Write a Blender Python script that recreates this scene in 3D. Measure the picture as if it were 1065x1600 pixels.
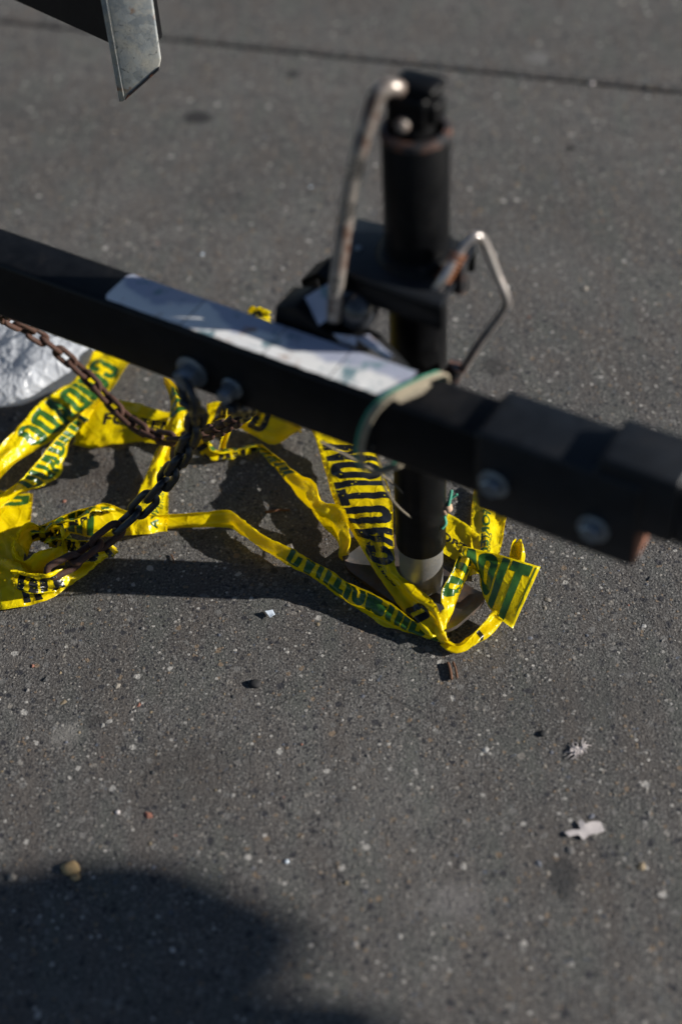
import bpy, bmesh, math, random
import numpy as np
from mathutils import Vector, Matrix, noise

for o in list(bpy.data.objects):
    bpy.data.objects.remove(o, do_unlink=True)
S = bpy.context.scene
COL = S.collection
R = math.radians
random.seed(7)
RNG = np.random.default_rng(11)

# ------------------------------------------------------------------ camera
CAM_H, PITCH, ROLL = 1.30, 47.0, -4.2
cd = bpy.data.cameras.new('camera')
cam = bpy.data.objects.new('camera', cd)
COL.objects.link(cam)
S.camera = cam
cd.sensor_fit = 'VERTICAL'
cd.sensor_height = 36.0
cd.sensor_width = 24.0
cd.lens = 50.0
cd.clip_start = 0.05
cd.clip_end = 400.0
p_ = R(PITCH)
FW = Vector((0, math.cos(p_), -math.sin(p_)))
r0 = Vector((1, 0, 0)); u0 = r0.cross(FW)
a_ = R(ROLL)
RT = math.cos(a_) * r0 + math.sin(a_) * u0
UP = math.cos(a_) * u0 - math.sin(a_) * r0
CP = Vector((0, 0, CAM_H))
m = Matrix((RT, UP, -FW)).transposed().to_4x4()
m.translation = CP
cam.matrix_world = m
cd.dof.use_dof = True
cd.dof.focus_distance = 1.66
cd.dof.aperture_fstop = 1.55
cd.dof.aperture_blades = 9

# ------------------------------------------------------------------ light
SUN_EL = R(22.5)
SUN_AZ = Vector((0.989, -0.146, 0)).normalized()          # horizontal direction towards the sun
SUN_DIR = SUN_AZ * math.cos(SUN_EL) + Vector((0, 0, math.sin(SUN_EL)))
w = bpy.data.worlds.new('World'); S.world = w; w.use_nodes = True
nt = w.node_tree
bg = nt.nodes['Background']
sky = nt.nodes.new('ShaderNodeTexSky')
sky.sky_type = 'NISHITA'; sky.sun_disc = False
sky.sun_elevation = SUN_EL
sky.sun_rotation = math.atan2(SUN_AZ.x, SUN_AZ.y)
sky.air_density = 0.75; sky.dust_density = 0.3
nt.links.new(sky.outputs[0], bg.inputs[0])
bg.inputs[1].default_value = 0.05
sl = bpy.data.lights.new('sun', 'SUN'); sl.energy = 5.0; sl.angle = R(0.53); sl.color = (1.0, 0.95, 0.88)
so = bpy.data.objects.new('sun', sl); COL.objects.link(so)
so.rotation_euler = SUN_DIR.to_track_quat('Z', 'Y').to_euler()
so.location = (3, -1, 3)
S.view_settings.view_transform = 'Standard'
S.view_settings.look = 'None'
S.view_settings.gamma = 1.0
S.view_settings.use_curve_mapping = False
S.view_settings.exposure = 0.62
S.render.engine = 'CYCLES'
S.cycles.max_bounces = 5
S.cycles.transparent_max_bounces = 6
S.cycles.caustics_reflective = False
S.cycles.caustics_refractive = False
S.cycles.use_denoising = True

# ------------------------------------------------------------------ placing
F_PX = 50 / 36 * 1600
def ray(x, y):
    return FW + RT * ((x - 532.5) / F_PX) - UP * ((y - 800) / F_PX)
def at(x, y, z):                                   # the point at height z seen at photo position x, y
    d = ray(x, y)
    return CP + d * ((z - CP.z) / d.z)
JX, JY = 0.0885, 1.0797                            # foot of the jack on the ground
BA = R(-33.4)
BD = Vector((math.cos(BA), math.sin(BA), 0))       # along the tongue, towards the coupler
BN = Vector((math.sin(BA), -math.cos(BA), 0))      # across the tongue, towards the photographer
def B(s, n, z):
    return Vector((JX, JY, 0)) + BD * s + BN * n + Vector((0, 0, z))
def onn(x, y, N):                                  # the point on the upright plane n = N
    d = ray(x, y)
    t = (N - (CP - Vector((JX, JY, 0))).dot(BN)) / d.dot(BN)
    return CP + d * t

# ------------------------------------------------------------------ object helpers
def tag(o, label=None, cat=None, group=None, kind=None):
    if label: o['label'] = label
    if cat: o['category'] = cat
    if group: o['group'] = group
    if kind: o['kind'] = kind
    return o
def empty(name, loc=(0, 0, 0), **k):
    o = bpy.data.objects.new(name, None); COL.objects.link(o); o.location = loc
    o.empty_display_size = 0.05
    return tag(o, **k)
def link(name, me, mat=None, parent=None, smooth=None, **k):
    o = bpy.data.objects.new(name, me); COL.objects.link(o)
    if mat is not None and not me.materials: me.materials.append(mat)
    if smooth is not None:
        me.polygons.foreach_set('use_smooth', [smooth] * len(me.polygons)); me.update()
    if parent is not None:
        o.parent = parent
        root = parent
        while root.parent is not None: root = root.parent
        o.matrix_parent_inverse = Matrix.Translation(-root.location) if parent is root else Matrix()
    return tag(o, **k)
def from_bm(name, bm, mat=None, parent=None, smooth=None, **k):
    bmesh.ops.recalc_face_normals(bm, faces=bm.faces)
    me = bpy.data.meshes.new(name); bm.to_mesh(me); bm.free()
    return link(name, me, mat, parent, smooth, **k)
def pyd(name, v, f, mat=None, parent=None, smooth=None, **k):
    me = bpy.data.meshes.new(name); me.from_pydata([tuple(q) for q in v], [], f); me.update()
    return link(name, me, mat, parent, smooth, **k)
def autosmooth(o, ang=35):
    me = o.data
    bm = bmesh.new(); bm.from_mesh(me)
    for f in bm.faces: f.smooth = True
    for e in bm.edges:
        if len(e.link_faces) == 2 and e.calc_face_angle(0) > R(ang): e.smooth = False
    bm.to_mesh(me); bm.free()
    return o

def hull_box(bm, c8):                                # eight corners: bottom ring then top ring
    vs = [bm.verts.new(q) for q in c8]
    for f in ((3, 2, 1, 0), (4, 5, 6, 7), (0, 1, 5, 4), (1, 2, 6, 5), (2, 3, 7, 6), (3, 0, 4, 7)):
        bm.faces.new([vs[i] for i in f])
    return vs
def beam_box(s0, s1, n0, n1, z0, z1, r=0.004, seg=3):
    bm = bmesh.new()
    hull_box(bm, [B(s0, n0, z0), B(s0, n1, z0), B(s1, n1, z0), B(s1, n0, z0), B(s0, n0, z1), B(s0, n1, z1), B(s1, n1, z1), B(s1, n0, z1)])
    bmesh.ops.recalc_face_normals(bm, faces=bm.faces)
    if r: bmesh.ops.bevel(bm, geom=list(bm.edges), offset=r, segments=seg, affect='EDGES', profile=0.5)
    return bm
def prism(pts, vec, r=0.0, seg=2):                   # an outline pushed along vec
    bm = bmesh.new()
    a = [bm.verts.new(q) for q in pts]; b = [bm.verts.new(Vector(q) + vec) for q in pts]
    bm.faces.new(a); bm.faces.new(b[::-1])
    for i in range(len(a)):
        j = (i + 1) % len(a)
        bm.faces.new((a[i], b[i], b[j], a[j]))
    bmesh.ops.recalc_face_normals(bm, faces=bm.faces)
    if r: bmesh.ops.bevel(bm, geom=list(bm.edges), offset=r, segments=seg, affect='EDGES', profile=0.5)
    return bm
def lathe(axis_pt, axis, prof, seg=40, close=True, bm=None):     # prof: (distance along the axis, radius)
    bm = bm or bmesh.new()
    axis = Vector(axis).normalized(); e1 = axis.orthogonal().normalized(); e2 = axis.cross(e1)
    rings = []
    for h, r in prof:
        rings.append([bm.verts.new(Vector(axis_pt) + axis * h + (e1 * math.cos(2 * math.pi * k / seg) + e2 * math.sin(2 * math.pi * k / seg)) * r) for k in range(seg)])
    for a, b in zip(rings, rings[1:]):
        for k in range(seg): bm.faces.new((a[k], a[(k + 1) % seg], b[(k + 1) % seg], b[k]))
    if close:
        bm.faces.new(rings[0][::-1]); bm.faces.new(rings[-1])
    return bm
def catmull(P, n, closed=False):
    P = [Vector(q) for q in P]; out = []
    N = len(P)
    rng = range(N if closed else N - 1)
    for i in rng:
        if closed: a, b, c, d = P[i - 1], P[i], P[(i + 1) % N], P[(i + 2) % N]
        else: a, b, c, d = P[max(i - 1, 0)], P[i], P[i + 1], P[min(i + 2, N - 1)]
        for k in range(n):
            t = k / n
            out.append(0.5 * ((2 * b) + (c - a) * t + (2 * a - 5 * b + 4 * c - d) * t * t + (3 * b - a - 3 * c + d) * t ** 3))
    if not closed: out.append(P[-1])
    return out
def tube(path, rad, seg=10, closed=False, bm=None, caps=True):
    bm = bm or bmesh.new()
    n = len(path); path = [Vector(q) for q in path]
    rad = rad if hasattr(rad, '__len__') else [rad] * n
    tan = []
    for i in range(n):
        if closed: t = path[(i + 1) % n] - path[i - 1]
        else: t = path[min(i + 1, n - 1)] - path[max(i - 1, 0)]
        tan.append(t.normalized())
    e = tan[0].orthogonal().normalized(); rings = []
    for i in range(n):
        e = (e - tan[i] * e.dot(tan[i])).normalized(); f = tan[i].cross(e)
        rings.append([bm.verts.new(path[i] + (e * math.cos(2 * math.pi * k / seg) + f * math.sin(2 * math.pi * k / seg)) * rad[i]) for k in range(seg)])
    pairs = list(zip(rings, rings[1:])) + ([(rings[-1], rings[0])] if closed else [])
    for a, b in pairs:
        off = 0
        if closed and a is rings[-1]:
            off = min(range(seg), key=lambda o: (a[0].co - b[o].co).length)
        for k in range(seg): bm.faces.new((a[k], a[(k + 1) % seg], b[(k + 1 + off) % seg], b[(k + off) % seg]))
    if caps and not closed:
        bm.faces.new(rings[0][::-1]); bm.faces.new(rings[-1])
    return bm
def hex_bolt(c, axis, r, h, washer=True):
    bm = bmesh.new(); axis = Vector(axis).normalized()
    h0 = 0.0
    if washer:
        lathe(c, axis, [(0, r * 1.42), (0.0022, r * 1.42), (0.003, r * 1.3)], 24, bm=bm); h0 = 0.0025
    lathe(Vector(c) + axis * h0, axis, [(0, r), (h * .8, r), (h, r * .84)], 6, bm=bm)
    return bm

# ------------------------------------------------------------------ materials
class NT:
    def __init__(s, name):
        s.m = bpy.data.materials.new(name); s.m.use_nodes = True
        s.t = s.m.node_tree; s.n = s.t.nodes; s.b = s.n['Principled BSDF']; s.out = s.n['Material Output']
        s._co = None
    def new(s, k, **p):
        q = s.n.new('ShaderNode' + k)
        for a, v in p.items(): setattr(q, a, v)
        return q
    def l(s, a, b): s.t.links.new(a, b)
    def co(s, kind='Object'):
        if s._co is None: s._co = s.new('TexCoord')
        return s._co.outputs[kind]
    def noise(s, scale, detail=3, rough=.5, vec=None, dist=0):
        q = s.new('TexNoise'); q.inputs['Scale'].default_value = scale; q.inputs['Detail'].default_value = detail
        q.inputs['Roughness'].default_value = rough; q.inputs['Distortion'].default_value = dist
        s.l(vec or s.co(), q.inputs['Vector']); return q.outputs['Fac']
    def noisec(s, scale, detail=3, vec=None):
        q = s.new('TexNoise'); q.inputs['Scale'].default_value = scale; q.inputs['Detail'].default_value = detail
        s.l(vec or s.co(), q.inputs['Vector']); return q.outputs['Color']
    def vor(s, scale, feature='F1', vec=None, rnd=1.0):
        q = s.new('TexVoronoi', feature=feature); q.inputs['Scale'].default_value = scale
        q.inputs['Randomness'].default_value = rnd
        s.l(vec or s.co(), q.inputs['Vector']); return q
    def ramp(s, fac, stops, interp='LINEAR'):
        q = s.new('ValToRGB'); e = q.color_ramp.elements; q.color_ramp.interpolation = interp
        while len(e) < len(stops): e.new(0.5)
        for i, (p, c) in enumerate(stops):
            e[i].position = p; e[i].color = (c, c, c, 1) if not hasattr(c, '__len__') else (*c, 1)
        s.l(fac, q.inputs[0]); return q.outputs[0]
    def mix(s, fac, a, b, mode='MIX'):
        q = s.new('Mix', data_type='RGBA', blend_type=mode)
        for sock, v in ((q.inputs[0], fac), (q.inputs[6], a), (q.inputs[7], b)):
            if hasattr(v, 'links'): s.l(v, sock)
            elif hasattr(v, '__len__'): sock.default_value = (*v, 1)
            else: sock.default_value = v
        return q.outputs[2]
    def math(s, op, a, b=0.0, clamp=False):
        q = s.new('Math', operation=op, use_clamp=clamp)
        for sock, v in ((q.inputs[0], a), (q.inputs[1], b)):
            if hasattr(v, 'links'): s.l(v, sock)
            else: sock.default_value = v
        return q.outputs[0]
    def bump(s, h, strength=.5, dist=.001, normal=None):
        q = s.new('Bump'); q.inputs['Strength'].default_value = strength; q.inputs['Distance'].default_value = dist
        s.l(h, q.inputs['Height'])
        if normal is not None: s.l(normal, q.inputs['Normal'])
        return q.outputs[0]
    def set(s, **k):
        for a, v in k.items():
            sock = s.b.inputs[a.replace('_', ' ')]
            if hasattr(v, 'links'): s.l(v, sock)
            elif hasattr(v, '__len__'): sock.default_value = (*v, 1) if len(v) == 3 else v
            else: sock.default_value = v
        return s

def concrete_material():
    t = NT('weathered_pavement')
    low = t.noise(2.1, 3, .6); mid = t.noise(26, 3, .65); fine = t.noise(360, 3, .75); mfine = t.noise(95, 3, .7)
    base = t.ramp(low, [(.34, (.066, .063, .060)), (.66, (.142, .137, .131))])
    base = t.mix(t.math('MULTIPLY', t.ramp(mid, [(.40, 0), (.66, 1)]), .8), base, (.066, .064, .063))
    base = t.mix(t.math('MULTIPLY', t.ramp(mfine, [(.34, 1), (.5, 0)]), .6), base, (.046, .044, .044))
    base = t.mix(t.math('MULTIPLY', t.ramp(fine, [(.38, 1), (.5, 0)]), .85), base, (.020, .020, .020))
    base = t.mix(t.math('MULTIPLY', t.ramp(fine, [(.53, 0), (.66, 1)]), .75), base, (.25, .242, .23))
    tq = t.new('TexNoise'); tq.inputs['Scale'].default_value = 11; tq.inputs['Detail'].default_value = 2
    mq = t.new('Mapping'); t.l(t.co(), mq.inputs[0]); mq.inputs['Scale'].default_value = (2.2, .7, 1); t.l(mq.outputs[0], tq.inputs['Vector'])
    base = t.mix(t.math('MULTIPLY', t.ramp(tq.outputs['Fac'], [(.45, 0), (.7, 1)]), .55), base, (.096, .082, .072))
    base = t.mix(t.math('MULTIPLY', t.ramp(tq.outputs['Fac'], [(.3, 1), (.5, 0)]), .45), base, (.088, .096, .084))
    # aggregate worn flush with the surface
    def aggregate(col, scale, dens, size, soft, ramp):
        v = t.vor(scale)
        sep = t.new('SeparateColor'); t.l(v.outputs['Color'], sep.inputs[0])
        pick = t.ramp(sep.outputs[0], [(dens - .002, 1), (dens, 0)])
        lim = t.math('MULTIPLY', t.math('ADD', t.math('MULTIPLY', sep.outputs[1], .7), .3), size)
        d = t.math('ADD', v.outputs['Distance'], t.math('MULTIPLY', t.math('SUBTRACT', mfine, .5), 1.1))
        mask = t.math('MULTIPLY', t.math('SUBTRACT', lim, d), 1 / soft, True)
        mask = t.math('MULTIPLY', mask, pick)
        c = t.ramp(sep.outputs[2], ramp, 'CONSTANT')
        return t.mix(mask, col, c), mask
    pal = [(0, (.15, .145, .138)), (.24, (.20, .185, .165)), (.42, (.088, .100, .125)), (.58, (.24, .225, .205)), (.68, (.18, .135, .095)), (.80, (.035, .035, .04)), (.965, (.36, .345, .32))]
    base, m1 = aggregate(base, 230, .62, .60, .14, pal)
    base, m2 = aggregate(base, 105, .34, .50, .09, pal)
    # hairline cracks
    wv = t.mix(.04, t.co(), t.noisec(9, 3), 'ADD')
    cr = t.vor(3.1, 'DISTANCE_TO_EDGE', wv)
    crack = t.math('MULTIPLY', t.ramp(cr.outputs['Distance'], [(0.0, 1), (.005, 0)]), t.ramp(low, [(.42, 0), (.52, 1)]))
    base = t.mix(t.math('MULTIPLY', crack, .5), base, (.018, .017, .017))
    # stains: old gum and pale splashes, each where it lies
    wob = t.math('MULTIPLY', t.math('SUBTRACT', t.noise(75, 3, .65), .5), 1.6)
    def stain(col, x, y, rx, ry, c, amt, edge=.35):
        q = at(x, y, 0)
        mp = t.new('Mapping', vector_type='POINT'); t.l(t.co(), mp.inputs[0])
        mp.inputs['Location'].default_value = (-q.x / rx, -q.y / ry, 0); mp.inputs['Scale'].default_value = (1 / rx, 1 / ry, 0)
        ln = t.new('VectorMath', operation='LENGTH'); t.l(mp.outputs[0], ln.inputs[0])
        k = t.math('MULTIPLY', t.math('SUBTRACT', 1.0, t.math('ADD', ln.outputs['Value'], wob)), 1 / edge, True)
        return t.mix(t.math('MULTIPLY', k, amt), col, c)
    base = stain(base, 308, 183, .030, .022, (.022, .021, .022), .9)
    base = stain(base, 458, 115, .016, .016, (.024, .023, .024), .85)
    base = stain(base, 880, 1372, .018, .032, (.034, .034, .035), .8, .5)
    base = stain(base, 105, 1145, .020, .018, (.24, .23, .21), .5)
    base = stain(base, 150, 1128, .015, .010, (.035, .034, .034), .6)
    base = stain(base, 712, 1408, .034, .030, (.19, .18, .175), .5, .7)
    base = stain(base, 770, 575, .024, .020, (.040, .038, .037), .75)
    base = stain(base, 890, 232, .009, .009, (.012, .012, .012), .9)
    base = stain(base, 840, 90, .024, .024, (.21, .205, .20), .5)
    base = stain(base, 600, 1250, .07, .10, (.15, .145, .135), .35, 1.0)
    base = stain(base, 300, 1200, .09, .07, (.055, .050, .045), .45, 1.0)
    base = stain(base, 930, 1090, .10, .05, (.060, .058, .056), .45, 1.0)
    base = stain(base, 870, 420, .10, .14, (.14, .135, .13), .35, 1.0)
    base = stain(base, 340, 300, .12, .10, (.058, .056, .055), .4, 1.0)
    base = stain(base, 500, 850, .085, .07, (.060, .040, .027), .5, .8)
    base = stain(base, 150, 740, .08, .06, (.055, .040, .029), .5, .8)
    t.set(Base_Color=base, Roughness=t.ramp(fine, [(.3, .70), (.7, .95)]), Specular_IOR_Level=.3)
    h = t.math('ADD', fine, t.math('MULTIPLY', mfine, 1.3))
    t.set(Normal=t.bump(t.math('ADD', h, t.math('MULTIPLY', m1, .5)), 0.95, .0024))
    return t.m

def paint_material(name, col=(.0035, .0038, .0045), rough=.33, rust=.0, spec=.22):
    t = NT(name)
    n1 = t.noise(60, 4, .6); n2 = t.noise(9, 3)
    c = t.mix(t.ramp(n1, [(.35, 0), (.8, 1)]), col, tuple(x * 2.0 + .001 for x in col))
    k0 = t.math('MULTIPLY', t.ramp(t.noise(16, 6, .75, dist=.5), [(.52, 0), (.70, 1)]), .16)
    c = t.mix(k0, c, (.055, .050, .045))
    if rust:
        k = t.math('MULTIPLY', t.ramp(t.noise(38, 5, .7), [(1 - rust - .1, 0), (1 - rust, 1)]), .9)
        c = t.mix(k, c, (.13, .045, .02))
    t.set(Base_Color=c, Roughness=t.ramp(n2, [(.3, rough * .8), (.7, rough * 1.35)]), Specular_IOR_Level=spec)
    t.set(Normal=t.bump(t.noise(420, 3), .12, .0006))
    return t.m

def metal_material(name, col=(.42, .41, .40), rough=.38, rust=.35, rustcol=(.16, .06, .025), scale=40, metallic=.85):
    t = NT(name)
    n = t.noise(scale, 5, .65); k = t.ramp(n, [(max(0, .72 - rust * .6), 0), (min(1, .86 - rust * .5), 1)])
    rc = t.mix(t.noise(scale * 5, 3), rustcol, tuple(x * .4 for x in rustcol))
    c = t.mix(k, t.mix(t.noise(scale * 2.2, 3), col, tuple(x * .55 for x in col)), rc)
    t.set(Base_Color=c, Metallic=t.ramp(k, [(0, metallic), (1, .05)]), Roughness=t.ramp(k, [(0, rough), (1, .85)]))
    t.set(Normal=t.bump(t.noise(scale * 9, 4), .35, .0006))
    return t.m

def galvanised_material():
    t = NT('galvanised_steel')
    v = t.vor(110); sep = t.new('SeparateColor'); t.l(v.outputs['Color'], sep.inputs[0])
    c = t.mix(sep.outputs[0], (.24, .27, .29), (.40, .43, .44))
    c = t.mix(t.ramp(t.noise(50, 5, .7), [(.42, 0), (.66, 1)]), c, (.48, .47, .42))
    c = t.mix(t.ramp(t.noise(90, 5, .7, dist=1.2), [(.58, 0), (.68, 1)]), c, (.12, .13, .13))
    g = t.new('AttributeNode') if False else None
    c = t.mix(t.ramp(t.noise(24, 4, .7), [(.62, 0), (.72, 1)]), c, (.25, .13, .06))
    t.set(Base_Color=c, Metallic=.35, Roughness=.55, Normal=t.bump(t.noise(300, 3), .3, .0006))
    return t.m

def tape_material():
    t = NT('yellow_tape_film')
    n = t.noise(45, 3)
    col = t.mix(t.ramp(n, [(.35, 0), (.7, 1)]), (.92, .79, .004), (.88, .69, .003))
    wv = t.mix(.012, t.co(), t.noisec(40, 2), 'ADD')
    ce = t.ramp(t.vor(48, 'DISTANCE_TO_EDGE', wv).outputs['Distance'], [(0, 1), (.10, 0)])
    cre = t.math('ADD', t.noise(130, 4, .6, dist=.8), t.math('MULTIPLY', ce, .9))
    t.set(Base_Color=col, Roughness=.24, Specular_IOR_Level=.5, Normal=t.bump(cre, .38, .0014))
    tr = t.new('BsdfTranslucent'); tr.inputs[0].default_value = (.97, .82, .0, 1)
    mx = t.new('MixShader'); mx.inputs[0].default_value = .42
    t.l(t.b.outputs[0], mx.inputs[1]); t.l(tr.outputs[0], mx.inputs[2])
    tp = t.new('BsdfTransparent'); tp.inputs[0].default_value = (.95, .80, .12, 1)
    m2 = t.new('MixShader'); m2.inputs[0].default_value = .15
    t.l(mx.outputs[0], m2.inputs[1]); t.l(tp.outputs[0], m2.inputs[2])
    t.l(m2.outputs[0], t.out.inputs[0])
    return t.m
def ink_material(name, col):
    t = NT(name)
    n = t.noise(230, 4, .7)
    c = t.mix(t.ramp(n, [(.3, 0), (.8, 1)]), col, tuple(x * 1.5 + .003 for x in col))
    t.set(Base_Color=c, Roughness=.30, Normal=t.bump(t.noise(130, 4, .6), .25, .0012))
    return t.m
def bag_material():
    t = NT('white_plastic_film')
    wv = t.mix(.03, t.co(), t.noisec(18, 2), 'ADD')
    e1 = t.ramp(t.vor(26, 'DISTANCE_TO_EDGE', wv).outputs['Distance'], [(0, 1), (.22, 0)])
    e2 = t.ramp(t.vor(62, 'DISTANCE_TO_EDGE', wv).outputs['Distance'], [(0, 1), (.2, 0)])
    h = t.math('ADD', e1, t.math('MULTIPLY', e2, .45))
    t.set(Base_Color=(.76, .80, .86), Roughness=.27, Normal=t.bump(h, .55, .005))
    tr = t.new('BsdfTranslucent'); tr.inputs[0].default_value = (.80, .84, .90, 1)
    tp = t.new('BsdfTransparent'); tp.inputs[0].default_value = (.93, .95, 1, 1)
    mx = t.new('MixShader'); mx.inputs[0].default_value = .5
    t.l(t.b.outputs[0], mx.inputs[1]); t.l(tr.outputs[0], mx.inputs[2])
    m2 = t.new('MixShader'); m2.inputs[0].default_value = .12
    t.l(mx.outputs[0], m2.inputs[1]); t.l(tp.outputs[0], m2.inputs[2]); t.l(m2.outputs[0], t.out.inputs[0])
    return t.m
def plain(name, col, rough=.7, scale=60, var=.35, bump=.3, metallic=0.0):
    t = NT(name)
    n = t.noise(scale, 4, .6)
    t.set(Base_Color=t.mix(n, tuple(x * (1 - var) for x in col), tuple(min(1, x * (1 + var)) for x in col)), Roughness=rough, Metallic=metallic,
          Normal=t.bump(t.noise(scale * 4, 3), bump, .0008))
    return t.m
def sticker_material():
    t = NT('weathered_label')
    # pale grey blue band along the far side, white along the near side
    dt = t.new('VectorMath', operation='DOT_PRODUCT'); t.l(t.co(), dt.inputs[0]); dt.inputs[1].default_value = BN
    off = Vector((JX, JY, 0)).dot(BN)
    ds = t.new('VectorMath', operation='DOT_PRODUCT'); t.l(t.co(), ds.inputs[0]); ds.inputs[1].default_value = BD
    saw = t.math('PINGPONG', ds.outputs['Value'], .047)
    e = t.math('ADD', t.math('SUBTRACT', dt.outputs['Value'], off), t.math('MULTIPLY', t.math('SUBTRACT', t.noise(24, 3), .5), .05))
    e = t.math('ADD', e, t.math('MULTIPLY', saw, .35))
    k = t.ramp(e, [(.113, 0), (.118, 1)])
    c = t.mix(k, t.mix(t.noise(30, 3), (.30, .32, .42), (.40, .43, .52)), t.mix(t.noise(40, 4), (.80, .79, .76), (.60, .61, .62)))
    c = t.mix(t.ramp(t.noise(22, 5, .7), [(.545, 0), (.60, 1)]), c, (.16, .25, .28))
    c = t.mix(t.ramp(t.noise(30, 5, .75, dist=.6), [(.57, 0), (.66, 1)]), c, (.30, .16, .08))
    t.set(Base_Color=c, Roughness=.26, Specular_IOR_Level=.6, Normal=t.bump(t.noise(90, 3), .2, .0008))
    return t.m

M = dict(
    ground=concrete_material(),
    black=paint_material('black_tongue_paint', rough=.36),
    jack=paint_material('black_jack_paint', (.0025, .0027, .0032), .36, rust=.13, spec=.14),
    jackrim=metal_material('rusty_painted_rim', (.030, .030, .033), .42, .42, (.20, .075, .035), 70, .1),
    steel=metal_material('worn_bright_steel', (.58, .54, .49), .24, .52, (.10, .045, .025), 30, .9),
    bright=metal_material('bright_bail_steel', (.62, .57, .54), .28, .38, (.15, .07, .045), 40, .75),
    sleeve=paint_material('dusty_sleeve_paint', (.0055, .0068, .009), .40, spec=.34),
    leg=metal_material('zinc_leg_steel', (.34, .34, .33), .42, .30, (.10, .055, .03), 26, .55),
    ruststeel=metal_material('rusty_spring_steel', (.3, .2, .15), .5, .9, (.24, .085, .03), 60, .3),
    foot=metal_material('worn_foot_plate', (.10, .10, .10), .40, .50, (.13, .075, .045), 24, .5),
    rustchain=metal_material('rusty_chain_steel', (.06, .045, .04), .5, .75, (.085, .036, .022), 110, .3),
    darkchain=metal_material('dark_chain_steel', (.055, .06, .068), .36, .20, (.07, .03, .02), 70, .7),
    bolt=metal_material('dull_zinc_bolt', (.30, .34, .38), .36, .12, (.1, .06, .04), 60, .7),
    galv=galvanised_material(),
    tape=tape_material(),
    ink_black=ink_material('black_print', (.006, .006, .006)),
    ink_green=ink_material('green_print_seen_through_film', (.022, .075, .012)),
    bag=bag_material(),
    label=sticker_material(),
    twine_cream=plain('cream_twine', (.36, .31, .22), .85, 400, .3, .8),
    twine_brown=plain('brown_twine', (.13, .11, .08), .85, 400, .3, .8),
    twine_green=plain('green_twine', (.06, .30, .20), .8, 400, .3, .8),
    twig=plain('brown_twig', (.10, .045, .022), .8, 150),
    paper=plain('pale_paper', (.48, .44, .43), .85, 120, .12),
    stone=plain('ochre_stone', (.36, .25, .12), .8, 120),
    glass=plain('pale_chip', (.55, .62, .70), .2, 80, .2),
    grip=paint_material('black_grip_plastic', (.020, .022, .026), .22, spec=.7),
    caster_skin=plain('dark_caster_skin', (.035, .045, .04), .6, 12, .3),  # dark surface of the added shadow caster
    rubber=plain('tyre_rubber', (.02, .02, .02), .8, 60),
    dirt=plain('joint_dirt', (.012, .011, .010), .95, 200),
    endrust=metal_material('rusty_cut_end', (.20, .10, .06), .7, .8, (.30, .13, .08), 70, .05),
)

# ------------------------------------------------------------------ ground
def pavement():
    a, b = at(0, 32, 0), at(1065, 143, 0)
    d = (b - a).normalized(); nrm = Vector((-d.y, d.x, 0))
    gap = 0.009
    L = 30.0
    base = pyd('ground', [(-40, -40, -.05), (40, -40, -.05), (40, 60, -.05), (-40, 60, -.05)], [(0, 1, 2, 3)], M['dirt'], kind='structure')
    for name, sgn, ext in (('pavement', -1, 25.0), ('pavement', 1, 25.0)):
        xs = sorted(set([-L, -8, -4] + [round(-2 + .012 * k, 4) for k in range(334)] + [4, 8, L]))
        v, f = [], []
        for x in xs:
            j = (noise.noise(Vector((x * 45, sgn * 3.1, 0))) * .0022 + noise.noise(Vector((x * 190, sgn * 5.1, 2))) * .0012) if abs(x) < 2.1 else 0
            e = a + d * x + nrm * sgn * (gap * .5 + j)
            e2 = e + nrm * sgn * .005
            far = a + d * x + nrm * sgn * ext
            v += [tuple(e + Vector((0, 0, -.04))), tuple(e + Vector((0, 0, -.004))), tuple(e2), tuple(far)]
        for i in range(len(xs) - 1):
            p, q = i * 4, i * 4 + 4
            for k in range(3):
                f.append((p + k, q + k, q + k + 1, p + k + 1) if sgn > 0 else (p + k, p + k + 1, q + k + 1, q + k))
        o = pyd(name, v, f, M['ground'], kind='structure')
pavement()

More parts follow.
